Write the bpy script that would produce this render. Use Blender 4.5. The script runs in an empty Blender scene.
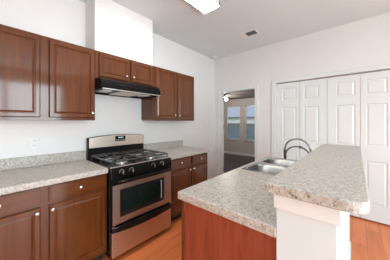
import bpy, bmesh, math, random
from mathutils import Vector, Matrix
random.seed(4)
S = bpy.context.scene
COL = S.collection
PI = math.pi

# ------------------------------------------------------------ camera
FPX = 183.0
cd = bpy.data.cameras.new('camera'); cam = bpy.data.objects.new('camera', cd); COL.objects.link(cam)
cam.location = (2.409, 0.0, 1.36)
cam.rotation_euler = (PI/2, 0, math.radians(41.57))
cd.sensor_width = 36; cd.lens = FPX*36/390
cd.shift_x = 0.0031; cd.shift_y = -0.0217
cd.clip_start = 0.05
S.camera = cam

# ------------------------------------------------------------ world, daylight, exposure
w = bpy.data.worlds.new('world'); S.world = w; w.use_nodes = True
nt = w.node_tree; nt.nodes.clear()
sky = nt.nodes.new('ShaderNodeTexSky'); sky.sky_type = 'NISHITA'; sky.sun_disc = False
sky.sun_elevation = math.radians(40); sky.sun_rotation = math.radians(200); sky.air_density = 1.0; sky.dust_density = 3.0
bgn = nt.nodes.new('ShaderNodeBackground'); bgn.inputs[1].default_value = 0.24
out = nt.nodes.new('ShaderNodeOutputWorld')
nt.links.new(sky.outputs[0], bgn.inputs[0]); nt.links.new(bgn.outputs[0], out.inputs[0])

def area(name, loc, rot, sx, sy, power, col=(1, 1, 1)):
    l = bpy.data.lights.new(name, 'AREA'); l.shape = 'RECTANGLE'; l.size = sx; l.size_y = sy
    l.energy = power; l.color = col
    o = bpy.data.objects.new(name, l); COL.objects.link(o); o.location = loc; o.rotation_euler = rot
    return o
# daylight just outside the patio door (right wall) and the picture window (front wall)
area('daylight_right', (5.12, 0.3, 1.27), (PI/2, 0, PI/2), 2.4, 2.35, 135, (0.86, 0.95, 1.0))
area('daylight_front', (1.75, -2.85, 1.45), (-PI/2, PI, 0), 2.8, 1.5, 430, (0.85, 0.945, 1.0))

S.view_settings.view_transform = 'Standard'; S.view_settings.look = 'None'
S.view_settings.exposure = 0.82; S.view_settings.gamma = 1.0; S.view_settings.use_curve_mapping = False

# ------------------------------------------------------------ materials
def mat(name, col, rough=0.5, metal=0.0, coat=0.0, spec=0.5):
    m = bpy.data.materials.new(name); m.use_nodes = True
    b = m.node_tree.nodes['Principled BSDF']
    b.inputs['Base Color'].default_value = (*col, 1); b.inputs['Roughness'].default_value = rough
    b.inputs['Metallic'].default_value = metal; b.inputs['Coat Weight'].default_value = coat
    b.inputs['Coat Roughness'].default_value = 0.12
    b.inputs['Specular IOR Level'].default_value = spec
    return m
def N(m, t, **k):
    n = m.node_tree.nodes.new(t)
    for a, v in k.items(): setattr(n, a, v)
    return n
def L(m, a, b): m.node_tree.links.new(a, b)
def coords(m, scale=(1, 1, 1), rot=(0, 0, 0)):
    tc = N(m, 'ShaderNodeTexCoord'); mp = N(m, 'ShaderNodeMapping')
    mp.inputs['Scale'].default_value = scale; mp.inputs['Rotation'].default_value = rot
    L(m, tc.outputs['Object'], mp.inputs['Vector']); return mp.outputs['Vector']
def ramp(m, fac, stops):
    r = N(m, 'ShaderNodeValToRGB'); e = r.color_ramp.elements
    e[0].position, e[0].color = stops[0][0], (*stops[0][1], 1)
    e[1].position, e[1].color = stops[-1][0], (*stops[-1][1], 1)
    for p, c in stops[1:-1]:
        q = e.new(p); q.color = (*c, 1)
    L(m, fac, r.inputs['Fac']); return r.outputs['Color']
def noise(m, vec, scale, detail=4, rough=0.6):
    n = N(m, 'ShaderNodeTexNoise'); n.inputs['Scale'].default_value = scale
    n.inputs['Detail'].default_value = detail; n.inputs['Roughness'].default_value = rough
    L(m, vec, n.inputs['Vector']); return n.outputs['Fac']
def bump(m, h, strength, dist=0.01):
    b = N(m, 'ShaderNodeBump'); b.inputs['Strength'].default_value = strength; b.inputs['Distance'].default_value = dist
    L(m, h, b.inputs['Height']); L(m, b.outputs[0], m.node_tree.nodes['Principled BSDF'].inputs['Normal'])
def base(m, sock): L(m, sock, m.node_tree.nodes['Principled BSDF'].inputs['Base Color'])

def painted(name, col, rough=0.6, b=0.08):
    m = mat(name, col, rough); v = coords(m)
    f = noise(m, v, 3, 3)
    d = tuple(c*0.97 for c in col)
    base(m, ramp(m, f, [(0.3, d), (0.7, col)]))
    bump(m, noise(m, v, 140, 2), b, 0.002); return m
def wood(name, dark, mid, light, scale=(14, 14, 1.2), rough=0.45, coat=0.7):
    m = mat(name, mid, rough, coat=coat, spec=0.1)
    pb = m.node_tree.nodes['Principled BSDF']; pb.inputs['Coat Roughness'].default_value = 0.09; pb.inputs['Coat IOR'].default_value = 1.6
    v = coords(m, scale)
    a = noise(m, v, 2.2, 6, 0.6)
    base(m, ramp(m, a, [(0.25, dark), (0.5, mid), (0.8, light)]))
    bump(m, noise(m, v, 6, 4), 0.05, 0.003); return m
def granite(name):
    m = mat(name, (0.6, 0.55, 0.5), 0.38, spec=0.4); v = coords(m)
    a = noise(m, v, 48, 5, 0.7); b = noise(m, v, 120, 3, 0.7); c = noise(m, v, 80, 3, 0.75)
    c1 = ramp(m, a, [(0.34, (0.33, 0.285, 0.235)), (0.46, (0.47, 0.435, 0.385)), (0.60, (0.58, 0.55, 0.50))])
    c2 = ramp(m, b, [(0.38, (0.30, 0.25, 0.21)), (0.45, (1, 1, 1))])
    c3 = ramp(m, c, [(0.60, (0, 0, 0)), (0.70, (1, 1, 1))])
    mx = N(m, 'ShaderNodeMix', data_type='RGBA', blend_type='MULTIPLY'); mx.inputs[0].default_value = 0.8
    L(m, c1, mx.inputs[6]); L(m, c2, mx.inputs[7])
    m2 = N(m, 'ShaderNodeMix', data_type='RGBA'); L(m, c3, m2.inputs[0]); L(m, mx.outputs[2], m2.inputs[6])
    m2.inputs[7].default_value = (0.70, 0.67, 0.63, 1)
    base(m, m2.outputs[2]); return m
def steel(name, col=(0.55, 0.53, 0.50), rough=0.3, scale=(1, 1, 60)):
    m = mat(name, col, rough, 1.0); v = coords(m, scale)
    f = noise(m, v, 8, 3)
    base(m, ramp(m, f, [(0.3, tuple(c*0.9 for c in col)), (0.7, col)])); return m
def planks(name, cols, sx=0.13, sy=1.2, rough=0.32, coat=0.05):
    m = mat(name, cols[1], rough, coat=coat)
    v = coords(m, (1, 1, 1), (0, 0, PI/2))
    br = N(m, 'ShaderNodeTexBrick'); br.offset = 0.37; br.inputs['Scale'].default_value = 1
    br.inputs['Brick Width'].default_value = sy; br.inputs['Row Height'].default_value = sx
    br.inputs['Mortar Size'].default_value = 0.0016; br.inputs['Color1'].default_value = (0, 0, 0, 1)
    br.inputs['Color2'].default_value = (1, 1, 1, 1); br.inputs['Mortar'].default_value = (0.3, 0.3, 0.3, 1)
    L(m, v, br.inputs['Vector'])
    v2 = coords(m, (16, 1.1, 1)); g = noise(m, v2, 2, 6, 0.65)
    grain = ramp(m, g, [(0.3, cols[0]), (0.5, cols[1]), (0.72, cols[2])])
    tone = ramp(m, br.outputs['Color'], [(0.0, (0.82, 0.80, 0.78)), (1.0, (1, 1, 1))])
    mx = N(m, 'ShaderNodeMix', data_type='RGBA', blend_type='MULTIPLY'); mx.inputs[0].default_value = 1
    L(m, grain, mx.inputs[6]); L(m, tone, mx.inputs[7])
    mo = N(m, 'ShaderNodeMix', data_type='RGBA', blend_type='MULTIPLY'); L(m, br.outputs['Fac'], mo.inputs[0])
    L(m, mx.outputs[2], mo.inputs[6]); mo.inputs[7].default_value = (0.45, 0.4, 0.38, 1)
    base(m, mo.outputs[2]); return m
def emit(name, col, s):
    m = bpy.data.materials.new(name); m.use_nodes = True
    b = m.node_tree.nodes['Principled BSDF']; b.inputs['Base Color'].default_value = (*col, 1)
    b.inputs['Emission Color'].default_value = (*col, 1); b.inputs['Emission Strength'].default_value = s; return m
def clear_glass(name, tint=(1, 1, 1), refl=0.08):
    m = bpy.data.materials.new(name); m.use_nodes = True; n = m.node_tree; n.nodes.clear()
    t = N(m, 'ShaderNodeBsdfTransparent'); t.inputs[0].default_value = (*tint, 1)
    g = N(m, 'ShaderNodeBsdfGlossy'); g.inputs['Roughness'].default_value = 0.02
    x = N(m, 'ShaderNodeMixShader'); x.inputs[0].default_value = refl; o = N(m, 'ShaderNodeOutputMaterial')
    L(m, t.outputs[0], x.inputs[1]); L(m, g.outputs[0], x.inputs[2]); L(m, x.outputs[0], o.inputs[0]); return m

M = {}
M['wall'] = painted('wall_paint', (0.795, 0.78, 0.76), 0.55)
M['ceil'] = painted('ceiling_paint', (0.765, 0.83, 0.845), 0.8, 0.2)
M['trim'] = painted('trim_paint', (0.765, 0.80, 0.79), 0.35, 0.0)
M['door'] = painted('door_paint', (0.75, 0.78, 0.77), 0.32, 0.0)
M['white_wall'] = painted('pony_wall_paint', (0.69, 0.77, 0.78), 0.5)
M['cab'] = wood('cherry_wood', (0.078, 0.020, 0.003), (0.112, 0.030, 0.005), (0.148, 0.043, 0.009))
M['cab_h'] = wood('cherry_wood_horizontal', (0.078, 0.020, 0.003), (0.112, 0.030, 0.005), (0.148, 0.043, 0.009), (14, 1.2, 14))
M['cab_end'] = wood('cherry_panel', (0.19, 0.036, 0.016), (0.26, 0.055, 0.025), (0.33, 0.08, 0.038), rough=0.4, coat=0.2)
M['underside'] = wood('pale_cabinet_wood', (0.30, 0.17, 0.08), (0.36, 0.21, 0.11), (0.42, 0.26, 0.14))
M['toe'] = mat('toe_kick_black', (0.02, 0.015, 0.012), 0.5)
M['granite'] = granite('speckled_laminate')
M['floor'] = planks('orange_laminate_planks', [(0.70, 0.17, 0.050), (0.82, 0.23, 0.070), (0.85, 0.29, 0.10)])
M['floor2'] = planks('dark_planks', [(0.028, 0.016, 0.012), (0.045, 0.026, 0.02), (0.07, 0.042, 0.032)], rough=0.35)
M['steel'] = steel('brushed_stainless', (0.66, 0.58, 0.50), 0.38)
M['sink'] = steel('sink_stainless', (0.50, 0.50, 0.50), 0.24, (1, 1, 1))
M['chrome'] = mat('faucet_nickel', (0.34, 0.325, 0.31), 0.2, 1.0)
M['dark_metal'] = mat('dark_nickel', (0.12, 0.11, 0.10), 0.28, 1.0)
M['knob'] = mat('satin_nickel', (0.80, 0.78, 0.74), 0.25, 1.0)
M['enamel'] = mat('black_enamel', (0.006, 0.006, 0.006), 0.16, spec=0.3)
M['black'] = mat('black_plastic', (0.007, 0.007, 0.007), 0.3, spec=0.2)
M['iron'] = mat('cast_iron', (0.035, 0.035, 0.036), 0.28, 0.0, coat=0.5)
M['hood'] = mat('hood_black', (0.005, 0.005, 0.005), 0.3, spec=0.12)
M['cap'] = mat('burner_aluminium', (0.80, 0.79, 0.77), 0.35, 1.0)
M['ovenglass'] = mat('oven_glass', (0.008, 0.018, 0.016), 0.06)
M['oven_in'] = mat('oven_window_frame', (0.01, 0.01, 0.01), 0.3)
M['rack'] = mat('oven_strip', (0.55, 0.62, 0.62), 0.5)
M['plastic'] = mat('white_plastic', (0.74, 0.74, 0.73), 0.35)
M['slot'] = mat('slot_dark', (0.06, 0.06, 0.06), 0.6)
M['vent_metal'] = mat('vent_metal', (0.85, 0.84, 0.82), 0.45)
M['slat'] = mat('vent_slat', (0.16, 0.155, 0.15), 0.5)
M['filter'] = mat('filter_mesh', (0.62, 0.54, 0.42), 0.4, 0.7)
M['lens'] = mat('frosted_lens', (0.88, 0.89, 0.90), 0.3)
M['diffuser'] = emit('light_diffuser', (1.0, 0.98, 0.96), 11.0)
M['shade'] = emit('lit_shade', (1.0, 0.97, 0.92), 1.6)
M['led'] = emit('clock_digits', (0.45, 0.6, 0.6), 0.15)
M['glass'] = clear_glass('window_glass', (0.93, 0.96, 0.97))
M['screen'] = clear_glass('insect_screen', (0.40, 0.43, 0.46), 0.02)
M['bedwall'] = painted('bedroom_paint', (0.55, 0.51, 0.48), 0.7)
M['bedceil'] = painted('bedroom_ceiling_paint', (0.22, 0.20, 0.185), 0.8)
M['siding'] = painted('neighbour_siding', (0.55, 0.60, 0.65), 0.8)
M['roof'] = painted('neighbour_roof', (0.22, 0.25, 0.29), 0.9)
M['grass'] = painted('lawn', (0.09, 0.14, 0.05), 0.9)

# ------------------------------------------------------------ helpers
def loc_of(o):
    p = Vector((0, 0, 0))
    while o: p += o.location; o = o.parent
    return p
def obj(name, bm, m, parent=None, bevel=0.0, smooth=False, origin=None, segs=2):
    bmesh.ops.recalc_face_normals(bm, faces=bm.faces[:])
    if parent is not None: off = loc_of(parent)
    elif origin is not None: off = Vector(origin)
    else:
        xs = [v.co for v in bm.verts]
        off = Vector((sum(v.x for v in xs)/len(xs), sum(v.y for v in xs)/len(xs), min(v.z for v in xs)))
    bmesh.ops.translate(bm, verts=bm.verts[:], vec=-off)
    me = bpy.data.meshes.new(name); bm.to_mesh(me); bm.free(); me.materials.append(m)
    if smooth:
        for p in me.polygons: p.use_smooth = True
    o = bpy.data.objects.new(name, me); COL.objects.link(o)
    if parent is not None: o.parent = parent
    else: o.location = off
    if bevel:
        b = o.modifiers.new('bevel', 'BEVEL'); b.width = bevel; b.segments = segs; b.limit_method = 'ANGLE'; b.angle_limit = math.radians(40)
    return o
def tag(o, label=None, cat=None, group=None, kind=None):
    if label: o['label'] = label
    if cat: o['category'] = cat
    if group: o['group'] = group
    if kind: o['kind'] = kind
    return o
def thing(name, label, cat, loc, group=None):
    o = bpy.data.objects.new(name, None); o.empty_display_size = 0.1; COL.objects.link(o); o.location = loc
    return tag(o, label, cat, group)
def struct(name, bm, m, parent=None, label=None, cat=None, **k):
    o = obj(name, bm, m, parent, **k)
    if parent is None: tag(o, label, cat, None, 'structure')
    return o
def B(*boxes):
    bm = bmesh.new()
    for b in boxes: addbox(bm, *b)
    return bm
def addbox(bm, x0, x1, y0, y1, z0, z1):
    v = [bm.verts.new((x, y, z)) for x in (x0, x1) for y in (y0, y1) for z in (z0, z1)]
    for f in ((0, 1, 3, 2), (4, 6, 7, 5), (0, 4, 5, 1), (2, 3, 7, 6), (0, 2, 6, 4), (1, 5, 7, 3)):
        bm.faces.new([v[i] for i in f])
def wall_grid(bm, us, vs, holes, place):
    """rectangular sheet with real thickness and holes; place(u,v,d) -> point, d 0 or 1"""
    g = {}
    def V(i, j, d):
        k = (i, j, d)
        if k not in g: g[k] = bm.verts.new(place(us[i], vs[j], d))
        return g[k]
    nu, nv = len(us)-1, len(vs)-1
    solid = lambda i, j: 0 <= i < nu and 0 <= j < nv and (i, j) not in holes
    for i in range(nu):
        for j in range(nv):
            if not solid(i, j): continue
            for d in (0, 1): bm.faces.new([V(i, j, d), V(i+1, j, d), V(i+1, j+1, d), V(i, j+1, d)])
            for (di, dj, a, b) in ((-1, 0, (i, j), (i, j+1)), (1, 0, (i+1, j), (i+1, j+1)), (0, -1, (i, j), (i+1, j)), (0, 1, (i, j+1), (i+1, j+1))):
                if not solid(i+di, j+dj):
                    bm.faces.new([V(*a, 0), V(*b, 0), V(*b, 1), V(*a, 1)])
def tube(bm, pts, r, n=10, cap=True):
    pts = [Vector(p) for p in pts]; rings = []
    rr = r if isinstance(r, (list, tuple)) else [r]*len(pts)
    t0 = (pts[1]-pts[0]).normalized(); up = Vector((0, 0, 1)) if abs(t0.z) < 0.9 else Vector((1, 0, 0))
    s = t0.cross(up).normalized()
    for i, p in enumerate(pts):
        t = (pts[min(i+1, len(pts)-1)]-pts[max(i-1, 0)]).normalized()
        s = (s-t*s.dot(t)).normalized(); q = t.cross(s)
        rings.append([bm.verts.new(p+(s*math.cos(a)+q*math.sin(a))*rr[i]) for a in [2*PI*k/n for k in range(n)]])
    for a, b in zip(rings, rings[1:]):
        for k in range(n): bm.faces.new([a[k], a[(k+1) % n], b[(k+1) % n], b[k]])
    if cap: bm.faces.new(rings[0]); bm.faces.new(rings[-1])
def lathe(bm, prof, c, axis='z', n=20):
    """prof: list of (radius, height) from centre c along an axis"""
    rings = []
    for r, h in prof:
        ring = []
        for k in range(n):
            a = 2*PI*k/n; p, q = r*math.cos(a), r*math.sin(a)
            d = {'z': (p, q, h), 'x': (h, p, q), 'y': (p, h, q), '-z': (p, q, -h), '-y': (p, -h, q), '-x': (-h, p, q)}[axis]
            ring.append(bm.verts.new(Vector(c)+Vector(d)))
        rings.append(ring)
    for a, b in zip(rings, rings[1:]):
        for k in range(n): bm.faces.new([a[k], a[(k+1) % n], b[(k+1) % n], b[k]])
    bm.faces.new(rings[0]); bm.faces.new(rings[-1])
def panel_slab(bm, us, vs, panels, place, t, prof):
    """slab in (u,v), front face at d=0, back at d=-t; cells listed in panels get a moulded profile of (inset, depth)"""
    g = {}
    def V(u, v, d):
        k = (round(u, 5), round(v, 5), round(d, 5))
        if k not in g: g[k] = bm.verts.new(place(u, v, d))
        return g[k]
    nu, nv = len(us)-1, len(vs)-1
    def q(a): bm.faces.new([V(*p) for p in a])
    for i in range(nu):
        for j in range(nv):
            a, b, c, d = us[i], us[i+1], vs[j], vs[j+1]
            if (i, j) in panels:
                pr = [(0, 0)]+prof
                for (s0, d0), (s1, d1) in zip(pr, pr[1:]):
                    R = lambda s, z: [(a+s, c+s, z), (b-s, c+s, z), (b-s, d-s, z), (a+s, d-s, z)]
                    r0, r1 = R(s0, d0), R(s1, d1)
                    for k in range(4): q([r0[k], r0[(k+1) % 4], r1[(k+1) % 4], r1[k]])
                s, z = pr[-1]; q([(a+s, c+s, z), (b-s, c+s, z), (b-s, d-s, z), (a+s, d-s, z)])
            else: q([(a, c, 0), (b, c, 0), (b, d, 0), (a, d, 0)])
    for i in range(nu):
        for c in (vs[0], vs[-1]): q([(us[i], c, 0), (us[i+1], c, 0), (us[i+1], c, -t), (us[i], c, -t)])
    for j in range(nv):
        for a in (us[0], us[-1]): q([(a, vs[j], 0), (a, vs[j+1], 0), (a, vs[j+1], -t), (a, vs[j], -t)])
    bm.faces.new([V(us[i], vs[0], -t) for i in range(nu+1)] + [V(us[-1], vs[j], -t) for j in range(1, nv+1)]
                 + [V(us[i], vs[-1], -t) for i in range(nu-1, -1, -1)] + [V(us[0], vs[j], -t) for j in range(nv-1, 0, -1)])

# ------------------------------------------------------------ room shell
H, D = 2.765, 3.43
RX, FY = 5.0, -2.7
struct('floor', B((-0.12, RX+.12, FY-.12, D+.06, -0.08, 0)), M['floor'], label='orange wood plank floor of the kitchen', cat='floor')
struct('ceiling', B((-0.12, RX+.12, FY-.12, D+.12, H, H+0.1)), M['ceil'], label='warm grey kitchen ceiling', cat='ceiling')
struct('wall_left', B((-0.12, 0, FY-.12, D+.12, 0, H)), M['wall'], label='white wall behind the range and cabinets', cat='wall')
struct('wall_chase', B((0, 0.285, 0.775, 1.53, 2.134, H)), M['wall'], label='boxed white vent chase above the hood cabinet', cat='wall')
DL, DR, DT = 0.16, 0.96, 2.01
CL, CR, CT = 1.335, 2.82, 2.035
bm = bmesh.new()
wall_grid(bm, [0, DL, DR, CL, CR, RX], [0, DT, CT+.01, H], {(1, 0), (3, 0), (3, 1)}, lambda u, v, d: (u, D+0.12*d, v))
struct('wall_back', bm, M['wall'], label='white end wall with doorway and closet opening', cat='wall')
bm = bmesh.new()
wall_grid(bm, [FY, -0.95, 1.55, D], [0, 2.48, H], {(1, 0)}, lambda u, v, d: (RX+0.1*d, u, v))
struct('wall_right', bm, M['wall'])
bm = bmesh.new()
wall_grid(bm, [0, 0.30, 3.20, RX], [0, 0.7, 2.2, H], {(1, 1)}, lambda u, v, d: (u, FY-0.1*d, v))
struct('wall_front', bm, M['wall'])
# patio door and picture window (behind and beside the camera)
pd = struct('door_3', B((RX+.02, RX+.08, -.95, -.89, 0, 2.48), (RX+.02, RX+.08, 1.49, 1.55, 0, 2.48), (RX+.02, RX+.08, .26, .34, .08, 2.42),
                        (RX+.02, RX+.08, -.89, 1.49, 2.42, 2.48), (RX+.02, RX+.08, -.89, 1.49, 0, .08)), M['trim'])
obj('glass_pane', B((RX+.045, RX+.05, -.89, 1.49, .08, 2.42)), M['glass'], pd)
pw = struct('window_3', B((.30, .36, FY-.08, FY-.02, .7, 2.2), (3.14, 3.20, FY-.08, FY-.02, .7, 2.2), (1.72, 1.78, FY-.08, FY-.02, .76, 2.14),
                          (.36, 3.14, FY-.08, FY-.02, 2.14, 2.2), (.36, 3.14, FY-.08, FY-.02, .7, .76)), M['trim'])
obj('glass_pane', B((.36, 3.14, FY-.055, FY-.05, .76, 2.14)), M['glass'], pw)

# doorway casing and jambs
def casing(name, x0, x1, z1, wd, head, label):
    y0 = D-0.016
    bm = B((x0-wd, x0, y0, D, 0, z1+head), (x1, x1+wd, y0, D, 0, z1+head), (x0, x1, y0, D, z1, z1+head),
           (x0-wd, x0-wd+.012, y0-.006, y0, 0, z1+head), (x1+wd-.012, x1+wd, y0-.006, y0, 0, z1+head), (x0-wd, x1+wd, y0-.006, y0, z1+head-.012, z1+head))
    return struct(name, bm, M['trim'], label=label, cat='door casing', bevel=.002)
t1 = casing('trim_1', DL+.012, DR-.012, DT-.012, .062, .062, 'white casing around the open doorway to the bedroom')
obj('jamb', B((DL, DL+.012, D, D+.12, 0, DT), (DR-.012, DR, D, D+.12, 0, DT), (DL+.012, DR-.012, D, D+.12, DT-.012, DT),
              (DL+.012, DL+.024, D+.05, D+.085, 0, DT-.012), (DR-.024, DR-.012, D+.05, D+.085, 0, DT-.012)), M['trim'], t1)
for z in (0.28, 1.24, 1.85):
    obj('hinge', B((DL+.012, DL+.015, D+.088, D+.116, z-.045, z+.045)), M['dark_metal'], t1)
t2 = casing('trim_2', CL-.005, CR+.005, CT+.01, .062, .062, 'white casing around the bifold closet doors')
obj('track', B((CL, CR, D+.03, D+.06, CT-.004, CT+.01)), M['sink'], t2)

# bifold closet doors
prof = [(.010, -.008), (.016, -.008), (.034, -.001), (.036, -.001)]
zs = [0.02, .225, .82, 1.025, 1.605, 1.73, 1.94, 2.025]
yD = D+.022
def bifold(name, leaves, label):
    root = bpy.data.objects.new(name, None); COL.objects.link(root); root.location = ((leaves[0][0]+leaves[-1][3])/2, yD, 0)
    tag(root, label, 'closet door', None, 'structure')
    for (a, b, c, d) in leaves:
        bm = bmesh.new()
        panel_slab(bm, [a, b, c, d], zs, {(1, 1), (1, 3), (1, 5)}, lambda u, v, dd: (u, yD-dd, v), .033, prof)
        obj('leaf', bm, M['door'], root)
    k = bmesh.new(); xk = leaves[0][3]-.03 if name == 'door_1' else leaves[1][0]+.03
    return root
d1 = bifold('door_1', [(1.338, 1.436, 1.656, 1.703), (1.707, 1.762, 1.975, 2.076)], 'left pair of white panelled bifold closet doors')
d2 = bifold('door_2', [(2.080, 2.184, 2.402, 2.453), (2.457, 2.508, 2.718, 2.816)], 'right pair of white panelled bifold closet doors')
for root, x in ((d1, 1.74), (d2, 2.42)):
    bm = bmesh.new(); lathe(bm, [(.008, 0), (.008, .012), (.015, .018), (.015, .026), (.008, .03)], (x, yD, .92), '-y', 14)
    obj('knob', bm, M['plastic'], root, smooth=True)
# closet interior shell
struct('wall_closet', B((CL-.1, CR+.1, D+.7, D+.78, 0, H), (CL-.18, CL-.1, D+.12, D+.78, 0, H), (CR+.1, CR+.18, D+.12, D+.78, 0, H)), M['wall'])
struct('floor_closet', B((CL-.1, CR+.1, D+.06, D+.7, -.08, 0)), M['floor'])

# baseboards
def baseboard(name, x0, x1, y0, y1):
    return struct(name, B((x0, x1, y0, y1, 0, .085)), M['trim'], label=None, bevel=.004)
baseboard('baseboard_left', 0, .012, 2.40, D)
baseboard('baseboard_back', DR+.055, CL-.07, D-.012, D)
baseboard('baseboard_right', RX-.012, RX, 1.56, D)
baseboard('baseboard_front', 0.0, RX, FY, FY+.012)

# ------------------------------------------------------------ bedroom beyond the doorway
BY, BX0, BX1, BH = 6.8, -3.0, 1.1, 2.28
W1, W2, WZ0, WZ1 = (-1.76, -1.12), (-.91, -.27), .61, 2.0
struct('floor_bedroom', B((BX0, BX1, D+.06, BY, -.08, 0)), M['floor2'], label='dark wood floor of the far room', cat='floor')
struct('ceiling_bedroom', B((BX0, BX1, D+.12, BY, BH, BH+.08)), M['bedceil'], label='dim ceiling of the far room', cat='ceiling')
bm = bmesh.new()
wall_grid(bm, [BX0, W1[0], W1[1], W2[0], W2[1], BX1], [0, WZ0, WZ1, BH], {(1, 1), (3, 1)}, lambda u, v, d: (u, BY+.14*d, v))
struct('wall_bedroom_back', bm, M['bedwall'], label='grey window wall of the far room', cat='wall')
struct('wall_bedroom_left', B((BX0-.1, BX0, D+.12, BY, 0, BH)), M['bedwall'])
struct('wall_bedroom_right', B((BX1, BX1+.1, D+.12, BY, 0, BH)), M['bedwall'])
struct('wall_bedroom_front', B((BX0, -.12, D, D+.12, 0, BH)), M['bedwall'])
struct('baseboard_bedroom', B((BX0, BX1, BY-.014, BY, 0, .10)), M['trim'], label='white baseboard under the far windows', cat='baseboard')
for i, (a, b) in enumerate((W1, W2)):
    y = BY+.05
    f = struct('window_%d' % (i+1), B((a, a+.035, y, y+.05, WZ0, WZ1), (b-.035, b, y, y+.05, WZ0, WZ1), (a, b, y, y+.05, WZ1-.035, WZ1),
               (a, b, y, y+.05, WZ0, WZ0+.035), (a, b, y-.005, y+.05, 1.275, 1.315)), M['bedwall'] if False else M['trim'],
               label=('left' if i == 0 else 'right')+' sash window seen through the doorway', cat='window')
    obj('upper_pane', B((a+.035, b-.035, y+.02, y+.025, 1.315, WZ1-.035)), M['glass'], f)
    obj('lower_pane', B((a+.035, b-.035, y+.012, y+.017, WZ0+.035, 1.275)), M['glass'], f)
    obj('insect_screen', B((a+.035, b-.035, y+.040, y+.043, WZ0+.035, 1.275)), M['screen'], f)
    obj('window_sill', B((a-.03, b+.03, BY-.04, BY+.05, WZ0-.02, WZ0)), M['trim'], f)

# outside
struct('ground', B((-30, 30, BY+.3, 40, -.5, -.2)), M['grass'])
nb = thing('neighbouring_house', 'pale grey neighbouring house outside the far room windows', 'house', (-5.0, 14.5, -.2))
obj('wall', B((-9, -1.5, 13, 17, -.2, 1.75)), M['siding'], nb)
bm = bmesh.new()
pv = [bm.verts.new(p) for p in ((-9.4, 12.5, 1.7), (-1.1, 12.5, 1.7), (-1.1, 17.5, 1.7), (-9.4, 17.5, 1.7), (-7.5, 15, 3.0), (-3.0, 15, 3.0))]
for f in ((0, 1, 5, 4), (1, 2, 5), (2, 3, 4, 5), (3, 0, 4), (0, 3, 2, 1)): bm.faces.new([pv[i] for i in f])
obj('roof', bm, M['roof'], nb)

# ------------------------------------------------------------ cabinets
KNOB = [(.0055, 0), (.0055, .010), (.009, .013), (.0145, .019), (.0145, .024), (.008, .029)]
def knob(parent, x, y, z, ax='x'):
    bm = bmesh.new(); lathe(bm, KNOB, (x, y, z), ax, 16)
    return obj('knob', bm, M['knob'], parent, smooth=True)
DPROF = [(.004, -.007), (.007, -.007), (.022, .000), (.024, .000)]
def cab_door(parent, x, y0, y1, z0, z1, name='door', fw=.034, s=1):
    """framed flat panel door facing +x (s=1) or -x"""
    bm = bmesh.new(); e = .007; xo = .0095
    panel_slab(bm, [y0+e, y0+fw, y1-fw, y1-e], [z0+e, z0+fw, z1-fw, z1-e], {(1, 1)}, lambda u, v, d: (x+s*d, u, v), .019, DPROF)
    # stepped outer edge of the door
    for a, b, c, d in ((y0, y0+e, z0, z1), (y1-e, y1, z0, z1), (y0+e, y1-e, z0, z0+e), (y0+e, y1-e, z1-e, z1)):
        addbox(bm, *(sorted((x-s*xo, x-s*.019))), a, b, c, d)
    P_ = lambda yy, zz, dd: bm.verts.new((x+s*dd, yy, zz))
    o_ = [(y0, z0), (y1, z0), (y1, z1), (y0, z1)]; i_ = [(y0+e, z0+e), (y1-e, z0+e), (y1-e, z1-e), (y0+e, z1-e)]
    for k in range(4): bm.faces.new([P_(*o_[k], -xo), P_(*o_[(k+1) % 4], -xo), P_(*i_[(k+1) % 4], 0), P_(*i_[k], 0)])
    return obj(name, bm, M['cab'], parent)
def drawer(parent, x, y0, y1, z0, z1, s=1):
    bm = bmesh.new(); e = .010
    addbox(bm, *(sorted((x-s*.006, x-s*.019))), y0, y1, z0, z1)
    panel_slab(bm, [y0+e, y0+e+.001, y1-e-.001, y1-e], [z0+e, z0+e+.001, z1-e-.001, z1-e], {(1, 1)}, lambda u, v, d: (x+s*d, u, v), .006, [(.002, .0), (.004, .0)])
    return obj('drawer', bm, M['cab_h'], parent, bevel=.0025)

def wall_cab(label, y0, y1, z0, doors, knobs, group='cherry wall cabinets'):
    root = thing('wall_cabinet', label, 'cabinet', (0.15, (y0+y1)/2, z0), group)
    g = .0015
    obj('body', B((0.002, .283, y0+g, y1-g, z0+.012, 2.134)), M['cab'], root)
    obj('bottom_panel', B((0.002, .2825, y0+.012, y1-.012, z0+.003, z0+.012)), M['underside'], root)
    # face frame
    st = .035; bm = B((.283, .300, y0+g, y0+st, z0, 2.134), (.283, .300, y1-st, y1-g, z0, 2.134),
                      (.283, .300, y0+st, y1-st, 2.134-.04, 2.134), (.283, .300, y0+st, y1-st, z0, z0+.04))
    for a, b in zip(doors, doors[1:]): addbox(bm, .283, .300, a[1]-.02, b[0]+.02, z0+.04, 2.094)
    obj('face_frame', bm, M['cab'], root, bevel=.001)
    for (a, b), kp in zip(doors, knobs):
        d = cab_door(root, .320, a, b, z0+.026, 2.110)
        if kp: knob(d, .320, kp[0], kp[1])
    return root
Z54 = 1.372
wall_cab('large two-door cherry wall cabinet left of the range hood', -.13, .772, Z54, [(-.095, .312), (.372, .758)], [(-.05, 1.43), (.736, 1.448)])
wall_cab('short two-door cherry cabinet directly above the black range hood', .772, 1.528, 1.829, [(.806, 1.152), (1.182, 1.502)], [(1.118, 1.905), (1.212, 1.905)])
wall_cab('two-door cherry wall cabinet right of the range hood, nearest the doorway', 1.528, 2.387, Z54, [(1.553, 1.945), (1.982, 2.362)], [(1.915, 1.455), (2.005, 1.448)])

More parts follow.
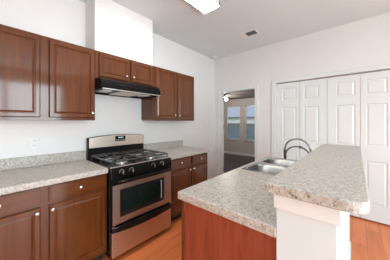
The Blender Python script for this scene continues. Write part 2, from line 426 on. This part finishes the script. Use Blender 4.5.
def base_cab(label, y0, y1, cols):
    root = thing('base_cabinet', label, 'cabinet', (0.3, (y0+y1)/2, 0), 'cherry base cabinets')
    obj('body', B((0.002, .583, y0, y1, .10, .864)), M['cab'], root)
    obj('toe_kick', B((0.002, .53, y0+.01, y1-.01, 0, .10)), M['toe'], root)
    bm = B((.583, .602, y0, y0+.035, .10, .865), (.583, .602, y1-.035, y1, .10, .865), (.583, .602, y0+.035, y1-.035, .845, .865),
           (.583, .602, y0+.035, y1-.035, .10, .15))
    s0, s1 = cols[0][1]-.015, cols[1][0]+.015
    addbox(bm, .583, .602, s0, s1, .15, .845); addbox(bm, .583, .602, y0+.035, s0, .70, .745); addbox(bm, .583, .602, s1, y1-.035, .70, .745)
    obj('face_frame', bm, M['cab'], root, bevel=.001)
    for a, b, kd in cols:
        dr = drawer(root, .622, a, b, .735, .852); knob(dr, .622, (a+b)/2, .796)
        d = cab_door(root, .622, a, b, .140, .708)
        knob(d, .622, (b-.022 if kd > 0 else a+.022), .672)
    return root
base_cab('cherry base cabinet left of the range, two drawers over two doors', -.195, .765, [(-.165, .268, 1), (.318, .752, -1)])
base_cab('cherry base cabinet right of the range, beside the doorway', 1.535, 2.372, [(1.562, 1.945, 1), (1.985, 2.352, -1)])

# counter tops
def counter(label, y0, y1, ov, oth=.635):
    bm = B((0.002, oth, y0, y1, .866, .914))
    c = obj('countertop', bm, M['granite'], bevel=.006); tag(c, label, 'countertop', 'speckled wall counters')
    obj('backsplash', B((0.002, .022, y0, y1, .9145, 1.018)), M['granite'], c, bevel=.003)
    return c
counter('speckled beige counter left of the range with low backsplash', -.20, .768, 0)
counter('speckled beige counter right of the range with low backsplash', 1.531, 2.392, 0)

# ------------------------------------------------------------ range
Y0, Y1 = .775, 1.525
R_ = thing('gas_range', 'stainless and black four-burner gas range under the hood', 'stove', (.35, (Y0+Y1)/2, 0))
obj('body', B((.03, .640, Y0, Y1, .045, .895)), M['black'], R_, bevel=.003)
for x in (.10, .60):
    for y in (Y0+.05, Y1-.05):
        bm = bmesh.new(); lathe(bm, [(.018, 0), (.018, .012), (.010, .018), (.010, .05)], (x, y, 0)); obj('foot', bm, M['black'], R_)
ct = obj('cooktop', B((.03, .668, Y0-.002, Y1+.002, .895, .917)), M['enamel'], R_, bevel=.006)
obj('cooktop_rim', B((.660, .672, Y0-.002, Y1+.002, .912, .921)), M['cap'], R_, bevel=.003)
# backguard with arched top
def arch(y): return 1.165+.026*(1-((y-(Y0+Y1)/2)/((Y1-Y0)/2))**2)
bm = bmesh.new(); n = 16; fr = []; bk = []
for i in range(n+1):
    y = Y0+(Y1-Y0)*i/n; fr.append((y, arch(y)))
def extr(bm, outline, f0, f1):
    a = [bm.verts.new(f0(*p)) for p in outline]; b = [bm.verts.new(f1(*p)) for p in outline]
    bm.faces.new(a); bm.faces.new(b)
    for i in range(len(a)): bm.faces.new([a[i], a[(i+1) % len(a)], b[(i+1) % len(a)], b[i]])
extr(bm, [(Y0, .90)]+fr+[(Y1, .90)], lambda y, z: (.03, y, z), lambda y, z: (.070, y, z))
obj('backguard', bm, M['black'], R_, bevel=.004)
bm = bmesh.new()
fr2 = [(Y0+.012+(Y1-Y0-.024)*i/n, arch(Y0+.012+(Y1-Y0-.024)*i/n)-.004) for i in range(n+1)]
extr(bm, [(Y0+.012, 1.045)]+fr2+[(Y1-.012, 1.045)], lambda y, z: (.068, y, z), lambda y, z: (.086-.05*(z-1.045), y, z))
bg = obj('backguard_panel', bm, M['steel'], R_, bevel=.003)
dp = obj('display', B((.080, .0845, 1.095, 1.235, 1.105, 1.172)), M['enamel'], bg)
obj('clock_digits', B((.0845, .0850, 1.135, 1.148, 1.142, 1.160), (.0845, .0850, 1.152, 1.165, 1.142, 1.160), (.0845, .0850, 1.172, 1.185, 1.142, 1.160), (.0845, .0850, 1.189, 1.202, 1.142, 1.160)), M['led'], dp)
for i in range(6):
    y = 1.105+i*.0235
    obj('button', B((.0845, .0856, y, y+.012, 1.116, 1.125)), M['cap'], dp)
# burners
burn = [(.23, Y0+.19), (.23, Y1-.19), (.50, Y0+.19), (.50, Y1-.19)]
for i, (x, y) in enumerate(burn):
    bm = bmesh.new(); lathe(bm, [(.062, 0), (.062, .006), (.046, .010), (.046, .020), (.036, .022)], (x, y, .917), n=24)
    b_ = obj('burner', bm, M['cap'], R_, smooth=False)
    bm = bmesh.new(); lathe(bm, [(.036, 0), (.036, .006), (.02, .009), (.002, .009)], (x, y, .939), n=24)
    obj('burner_cap', bm, M['iron'], b_)
# grates
for (ya, yb) in ((Y0+.03, (Y0+Y1)/2-.012), ((Y0+Y1)/2+.012, Y1-.03)):
    xa, xb, z, r = .105, .635, .960, .0065
    ym = (ya+yb)/2; bm = bmesh.new()
    def bar(a, b, h=.0085): 
        tube(bm, [a, b], h, 6)
    for p, q in (((xa, ya), (xb, ya)), ((xa, yb), (xb, yb)), ((xa, ya), (xa, yb)), ((xb, ya), (xb, yb)), (((xa+xb)/2, ya), ((xa+xb)/2, yb))):
        bar((*p, z), (*q, z))
    for cx in (.23, .50):
        for dx, dy in ((1, 0), (-1, 0), (0, 1), (0, -1)):
            e = (cx+dx*.13 if dx else cx, ym+dy*(yb-ya)/2 if dy else ym)
            bar((cx+dx*.028, ym+dy*.028, z+.008), (*e, z+.002))
    for px in (xa, (xa+xb)/2, xb):
        for py in (ya, yb): bar((px, py, z), (px, py, .919))
    obj('grate', bm, M['iron'], R_)
# control panel, handle, door, drawer
bm = bmesh.new()
extr(bm, [(.640, .815), (.688, .815), (.674, .912), (.640, .912)], lambda x, z: (x, Y0, z), lambda x, z: (x, Y1, z))
obj('control_panel', bm, M['enamel'], R_, bevel=.003)
for y in (.880, .985, 1.255, 1.375):
    bm = bmesh.new(); lathe(bm, [(.024, 0), (.024, .004), (.019, .008), (.017, .024), (.011, .027)], (.680, y, .862), 'x', 20)
    k = obj('control_knob', bm, M['black'], R_, smooth=False)
    bm = bmesh.new(); lathe(bm, [(.027, 0), (.027, .003), (.020, .0035)], (.679, y, .862), 'x', 24); obj('knob_ring', bm, M['cap'], k)
    obj('knob_grip', B((.700, .716, y-.004, y+.004, .846, .878)), M['cap'], k, bevel=.001)
X = .684
dr_ = obj('oven_door', B((.642, X-.004, Y0+.004, Y1-.004, .362, .810)), M['black'], R_, bevel=.003)
bm = bmesh.new()
wa, wb, wz0, wz1 = .858, 1.405, .425, .695
wall_grid(bm, [Y0+.012, wa, wb, Y1-.012], [.366, wz0, wz1, .745], {(1, 1)}, lambda u, v, d: (X-.006+.008*d, u, v))
obj('door_skin', bm, M['steel'], dr_)
obj('window_frame', B((X-.006, X-.001, wa, wb, wz0, wz1)), M['oven_in'], dr_)
obj('light_edge_strip', B((X+.001, X+.0016, wb-.045, wb-.034, wz0+.032, wz1-.028)), M['rack'], dr_)
for z in (.50, .58, .66):
    obj('rack_rail', B((X+.001, X+.0014, wb-.075, wb-.05, z, z+.005)), M['iron'], dr_)
gl = obj('window_glass', B((X-.001, X+.001, wa+.03, wb-.03, wz0+.028, wz1-.024)), M['ovenglass'], dr_)
# black door handle
bm = bmesh.new()
hp = [(X+.004, Y0+.05), (X+.035, Y0+.075), (X+.045, Y0+.12)] + [(X+.045+.004*math.sin(PI*i/10), Y0+.12+(Y1-Y0-.24)*i/10) for i in range(1, 10)] + [(X+.045, Y1-.12), (X+.035, Y1-.075), (X+.004, Y1-.05)]
tube(bm, [(a, b, .783) for a, b in hp], .014, 10)
obj('handle', bm, M['enamel'], dr_, smooth=True)
obj('handle_strip', B((X-.004, X+.003, Y0+.012, Y1-.012, .745, .810)), M['enamel'], dr_, bevel=.002)
# storage drawer with bowed black pull
sd = obj('storage_drawer', B((.642, X-.002, Y0+.008, Y1-.008, .055, .290)), M['steel'], R_, bevel=.004)
bm = bmesh.new(); n = 14
a = []; b = []
for i in range(n+1):
    y = Y0+.006+(Y1-Y0-.012)*i/n; s = math.sin(PI*i/n)
    a.append((y, .350)); b.append((y, .300-.012*s))
outl = a+b[::-1]
cy = (Y0+Y1)/2
bowx = lambda y: X+.002+.040*max(0, 1-((y-cy)/.375)**2)**.5
extr(bm, outl, lambda y, z: (.644, y, z), lambda y, z: (bowx(y), y, z))
obj('drawer_pull', bm, M['enamel'], sd, bevel=.004)
for y in (Y0+.004, Y1-.03):
    obj('end_cap', B((X-.004, X+.008, y, y+.026, .345, .356)), M['cap'], sd)

# ------------------------------------------------------------ range hood
hd = thing('range_hood', 'black under-cabinet range hood above the gas range', 'range hood', (.25, (Y0+Y1)/2, 1.70))
ya, yb = .776, 1.524
bm = bmesh.new()
extr(bm, [(.003, 1.827), (.300, 1.827), (.400, 1.822), (.440, 1.800), (.462, 1.762), (.470, 1.712), (.470, 1.700), (.455, 1.697), (.455, 1.712), (.020, 1.712), (.020, 1.697), (.003, 1.697)], lambda x, z: (x, ya, z), lambda x, z: (x, yb, z))
obj('shell', bm, M['hood'], hd, bevel=.002)
obj('side_skirt', B((.02, .455, ya, ya+.012, 1.697, 1.712)), M['hood'], hd)
obj('side_skirt', B((.02, .455, yb-.012, yb, 1.697, 1.712)), M['hood'], hd)
obj('visor', B((.470, .4745, ya+.004, yb-.004, 1.698, 1.706)), M['cap'], hd, bevel=.001)
bm = bmesh.new()
for k in range(3):
    x, z = .446+.009*k, 1.792-.018*k
    tube(bm, [(x, ya+.05, z), (x, yb-.05, z)], .0035, 6)
obj('ridge', bm, M['black'], hd)
f_ = obj('filter', B((.10, .40, 1.02, 1.27, 1.703, 1.7115)), M['filter'], hd)
obj('filter_frame', B((.09, .10, 1.01, 1.28, 1.700, 1.7115), (.40, .41, 1.01, 1.28, 1.700, 1.7115), (.10, .40, 1.01, 1.02, 1.700, 1.7115), (.10, .40, 1.27, 1.28, 1.700, 1.7115)), M['cap'], f_)
for y in (.83, 1.33):
    obj('lamp_lens', B((.22, .36, y, y+.10, 1.698, 1.7115)), M['lens'], hd, bevel=.004)
for y in (1.42, 1.455):
    obj('switch', B((.471, .477, y, y+.02, 1.715, 1.727)), M['black'], hd)

# ------------------------------------------------------------ island, pony wall and bar
IX, IY, IY2 = 1.555, .805, 2.40
PX0, PX1, PY0, PY1 = 2.158, 2.358, .809, 2.56
isl = thing('island_cabinet', 'cherry island cabinet carrying the sink, plain end panel facing the camera', 'cabinet', ((IX+PX0)/2, 1.6, 0))
obj('body', B((IX+.045, PX0-.002, IY+.025, IY+.05, .10, .864), (IX+.045, PX0-.002, IY2-.05, IY2-.025, .10, .864), (IX+.045, PX0-.002, IY+.05, IY2-.05, .10, .12),
             (IX+.045, IX+.05, IY+.05, IY2-.05, .12, .864), (PX0-.02, PX0-.002, IY+.05, IY2-.05, .12, .864)), M['cab'], isl)
obj('toe_kick', B((IX+.10, PX0-.002, IY+.03, IY2-.03, 0, .10)), M['toe'], isl)
obj('end_panel', B((IX+.045, PX0-.002, IY+.018, IY+.025, 0.0, .864)), M['cab_end'], isl)
obj('corner_stile', B((IX+.025, IX+.045, IY+.012, IY+.045, .0, .864)), M['cab'], isl, bevel=.002)
bm = B((IX+.026, IX+.045, IY+.045, IY2-.025, .10, .15), (IX+.026, IX+.045, IY+.045, IY2-.025, .835, .864))
for y in (1.215, 1.625, 2.035): addbox(bm, IX+.026, IX+.045, y-.02, y+.02, .15, .835)
obj('face_frame', bm, M['cab'], isl)
for y in (.845, 1.245, 1.65, 2.05):
    d = cab_door(isl, IX+.006, y, y+.32, .14, .84, s=-1); knob(d, IX+.006, y+.30, .79, '-x')

SX0, SX1, SY0, SY1 = 1.600, 2.040, 1.575, 2.335
bm = bmesh.new()
wall_grid(bm, [IX, SX0+.012, SX1-.012, PX0-.001], [IY, SY0+.012, SY1-.012, IY2], {(1, 1)}, lambda u, v, d: (u, v, .866+.048*d))
icc = obj('island_countertop', bm, M['granite'], bevel=.006)
tag(icc, 'speckled lower island counter with the sink set in it', 'countertop')

pony = struct('wall_bar', B((PX0, PX1, PY0, PY1, 0, 1.0615)), M['white_wall'], label='white half wall holding up the raised bar top', cat='half wall')
obj('apron', B((PX0-.008, PX1+.012, PY0-.012, PY0, 1.000, 1.0615), (PX1, PX1+.012, PY0, PY1, 1.000, 1.0615)), M['trim'], pony, bevel=.002)
obj('baseboard', B((PX1, PX1+.012, PY0, PY1, 0, .085), (PX0, PX1+.012, PY0-.012, PY0, 0, .085)), M['trim'], pony)

# bar top with clipped, rounded near corners
BX0_, BX1_, BY0_, BY1_ = 2.120, 2.443, .776, 2.593
def rrect(x0, x1, y0, y1, r, n=6):
    o = []
    for (cx, cy, a0, rr) in ((x1-r[1], y0+r[1], -PI/2, r[1]), (x1-r[2], y1-r[2], 0, r[2]), (x0+r[3], y1-r[3], PI/2, r[3]), (x0+r[0], y0+r[0], PI, r[0])):
        for k in range(n+1):
            a = a0+PI/2*k/n; o.append((cx+rr*math.cos(a), cy+rr*math.sin(a)))
    return o
bm = bmesh.new()
extr(bm, rrect(BX0_, BX1_, BY0_, BY1_, (.008, .055, .03, .008)), lambda x, y: (x, y, 1.0625), lambda x, y: (x, y, 1.103))
bt = obj('bar_top', bm, M['granite'], bevel=.005); tag(bt, 'raised speckled bar top on the white half wall', 'bar counter')

# ------------------------------------------------------------ sink
sk = thing('kitchen_sink', 'stainless double-bowl sink in the island counter', 'sink', ((SX0+SX1)/2, (SY0+SY1)/2, .914))
def sup(cx, cy, hx, hy, e, a):
    c, s = math.cos(a), math.sin(a)
    return (cx+hx*math.copysign(abs(c)**(2/e), c), cy+hy*math.copysign(abs(s)**(2/e), s))
ymid = (SY0+SY1)/2; n = 48
bm = bmesh.new()
extr(bm, rrect(SX0, SX1, SY0, SY1, (.03,)*4), lambda x, y: (x, y, .9145), lambda x, y: (x, y, .9175))
bm.faces.ensure_lookup_table()
bmesh.ops.delete(bm, geom=[f for f in bm.faces if len(f.verts) > 4], context='FACES_ONLY')
rim_me = bm
# rim deck = two cells each with a bowl opening
bowls = []
for k, (cy0, cy1) in enumerate(((SY0, ymid), (ymid, SY1))):
    ccx, ccy = (SX0+SX1)/2-.002, (cy0+cy1)/2
    # angles warped so that the outer ring follows the cell rectangle
    rings = []
    spec = [((SX1-SX0)/2, (cy1-cy0)/2, 40, .9175, (SX0+SX1)/2), (.203, .168, 5, .9185, ccx), (.197, .162, 4.5, .914, ccx)]
    for hx, hy, e, z, cx in spec:
        rings.append([rim_me.verts.new((*sup(cx, ccy, hx, hy, e, 2*PI*i/n+.001), z)) for i in range(n)])
    for a, b in zip(rings, rings[1:]):
        for i in range(n): rim_me.faces.new([a[i], a[(i+1) % n], b[(i+1) % n], b[i]])
    bb = bmesh.new(); rr = []
    for hx, hy, e, z in ((.197, .162, 4.5, .914), (.192, .156, 4, .89), (.190, .150, 4, .78), (.175, .135, 3.6, .755), (.14, .105, 3, .745), (.045, .045, 2, .740), (.040, .040, 2, .734), (.02, .02, 2, .734)):
        rr.append([bb.verts.new((*sup(ccx, ccy, hx, hy, e, 2*PI*i/n+.001), z)) for i in range(n)])
    for a, b in zip(rr, rr[1:]):
        for i in range(n): bb.faces.new([a[i], a[(i+1) % n], b[(i+1) % n], b[i]])
    bb.faces.new(rr[-1]); bowls.append((bb, ccx, ccy))
obj('rim', rim_me, M['sink'], sk, smooth=False)
for bb, cx_, cy_ in bowls:
    o = obj('bowl', bb, M['sink'], sk, smooth=True)
    bm = bmesh.new(); lathe(bm, [(.038, 0), (.038, .003), (.03, .004), (.028, .001), (.002, .001)], (cx_, cy_, .7345), n=24)
    obj('drain', bm, M['dark_metal'], o)

# ------------------------------------------------------------ faucet
FX, FYc = 2.068, 2.15
fa = thing('kitchen_faucet', 'double-arched metal faucet standing between sink and bar', 'faucet', (FX, FYc, .914))
bm = bmesh.new(); lathe(bm, [(.027, .0005), (.027, .008), (.019, .014), (.017, .075), (.013, .08)], (FX, FYc, .914), n=20)
obj('base', bm, M['dark_metal'], fa, smooth=False)
R0 = .120; cxF = FX-R0
bm = bmesh.new()
pts = [(FX, FYc, .985), (FX, FYc, 1.02)]+[(cxF+R0*math.cos(a), FYc, 1.058+R0*math.sin(a)) for a in [PI*k/18 for k in range(19)]]+[(cxF-R0, FYc, 1.045)]
tube(bm, pts, .0085, 10)
obj('spout', bm, M['chrome'], fa, smooth=True)
bm = bmesh.new(); tube(bm, [(cxF-R0, FYc, 1.06), (cxF-R0-.001, FYc, 1.04), (cxF-R0+.003, FYc, .985), (cxF-R0+.005, FYc, .955)], [.011, .013, .0145, .012], 12)
sp = obj('spray_head', bm, M['dark_metal'], fa, smooth=True)
bm = bmesh.new(); R1 = .112
pts = [(cxF+R1*math.cos(a), FYc+.004, 1.000+.098*math.sin(a)) for a in [PI*(.04+.92*k/18) for k in range(19)]]
tube(bm, pts, .0075, 10)
ar = obj('support_arm', bm, M['dark_metal'], fa, smooth=True)
bm = bmesh.new(); a = PI*.42; p = (cxF+R1*math.cos(a), FYc+.004, 1.000+.098*math.sin(a)); tube(bm, [(p[0]-.009, p[1], p[2]+.004), (p[0]+.009, p[1], p[2]-.003)], .012, 12)
obj('collar', bm, M['dark_metal'], ar)
bm = bmesh.new(); tube(bm, [(FX+.012, FYc, .955), (FX+.012, FYc-.03, .965), (FX+.008, FYc-.075, .985)], [.008, .006, .005], 8)
obj('lever', bm, M['chrome'], fa, smooth=True)

# ------------------------------------------------------------ ceiling fittings
lx0, lx1, ly0, ly1 = .985, 1.222, .58, 1.80
cl = thing('ceiling_light', 'long lit fluorescent ceiling light with white frame', 'ceiling light', ((lx0+lx1)/2, (ly0+ly1)/2, H))
z0 = H-.075
obj('frame', B((lx0, lx1, ly1-.018, ly1, z0, H-.001), (lx0, lx1, ly0, ly0+.018, z0, H-.001), (lx0, lx0+.014, ly0, ly1, z0+.02, H-.001), (lx1-.014, lx1, ly0, ly1, z0+.02, H-.001)), M['plastic'], cl, bevel=.002)
obj('diffuser', B((lx0+.014, lx1-.014, ly0+.018, ly1-.018, z0+.008, H-.004)), M['diffuser'], cl, bevel=.012)

av = thing('ceiling_vent', 'small rectangular metal air vent in the ceiling', 'air vent', (1.13, 2.775, H))
vx0, vx1, vy0, vy1 = 1.00, 1.268, 2.68, 2.86
bm = bmesh.new(); wall_grid(bm, [vx0, vx0+.022, vx1-.022, vx1], [vy0, vy0+.022, vy1-.022, vy1], {(1, 1)}, lambda u, v, d: (u, v, H-.001-.010*d))
obj('frame', bm, M['vent_metal'], av, bevel=.002)
obj('backing', B((vx0+.022, vx1-.022, vy0+.022, vy1-.022, H-.004, H-.001)), M['slot'], av)
obj('damper_plate', B((vx0+.022, vx0+.085, vy0+.022, vy1-.022, H-.009, H-.004)), M['vent_metal'], av)
for k in range(7):
    x = vx0+.102+k*.022; bm = bmesh.new()
    e = -.002
    extr(bm, [(x-e, H-.004), (x-e+.002, H-.004), (x+e+.002, H-.011), (x+e, H-.011)], lambda a, z: (a, vy0+.022, z), lambda a, z: (a, vy1-.022, z))
    obj('slat', bm, M['slat'], av)

bm = bmesh.new(); lathe(bm, [(.058, .001), (.062, .012), (.058, .028), (.042, .036), (.01, .038)], (.105, 3.25, H), '-z', 28)
sdm = obj('smoke_detector', bm, M['plastic'], smooth=False); tag(sdm, 'round white smoke detector on the ceiling in the far corner', 'smoke detector')

# outlet and switch on the left wall
ol = thing('wall_outlet', 'white double outlet plate just above the left backsplash', 'outlet', (0, .312, 1.09))
obj('plate', B((.001, .006, .272, .352, 1.085, 1.205)), M['plastic'], ol, bevel=.0015)
for z in (1.122, 1.168):
    s_ = obj('socket', B((.006, .0075, .296, .328, z-.014, z+.014)), M['plastic'], ol, bevel=.0006)
    obj('slot', B((.0075, .0078, .305, .308, z-.006, z+.006), (.0075, .0078, .316, .319, z-.006, z+.006)), M['slot'], s_)
sw = thing('light_switch', 'white switch plate on the left wall near the doorway', 'light switch', (0, 3.05, 1.26))
obj('plate', B((.001, .006, 3.01, 3.085, 1.25, 1.365)), M['plastic'], sw, bevel=.0015)
obj('toggle', B((.006, .014, 3.043, 3.053, 1.30, 1.325)), M['plastic'], sw, bevel=.001)

# ceiling fan light in the far room
fn = thing('ceiling_fan', 'white-shaded ceiling fan lamp hanging in the far room', 'ceiling fan', (-.93, 5.35, BH))
bm = bmesh.new(); lathe(bm, [(.06, 0), (.05, .03), (.015, .035), (.015, .06), (.09, .065), (.10, .10), (.05, .12)], (-.93, 5.35, BH), '-z', 20); obj('motor', bm, M['dark_metal'], fn)
for k in range(4):
    a = PI/4+k*PI/2; bm = bmesh.new(); c_, s_ = math.cos(a), math.sin(a)
    extr(bm, [(.10, -.03), (.55, -.065), (.58, 0), (.55, .065), (.10, .03)], lambda r, q: (-.93+r*c_-q*s_, 5.35+r*s_+q*c_, BH-.085), lambda r, q: (-.93+r*c_-q*s_, 5.35+r*s_+q*c_, BH-.078))
    obj('blade', bm, M['bedceil'], fn)
for dx, dy in ((-.085, -.02), (.085, -.03)):
    bm = bmesh.new(); lathe(bm, [(.02, 0), (.05, .03), (.06, .08), (.045, .10), (.01, .105)], (-.93+dx, 5.35+dy, BH-.115), '-z', 18)
    obj('lamp_shade', bm, M['shade'], fn, smooth=True)
pl = bpy.data.lights.new('fan_bulb', 'POINT'); pl.energy = 25; pl.color = (1.0, 0.93, 0.86); pl.shadow_soft_size = .08
po = bpy.data.objects.new('fan_bulb', pl); COL.objects.link(po); po.location = (-.93, 5.32, BH-.30)
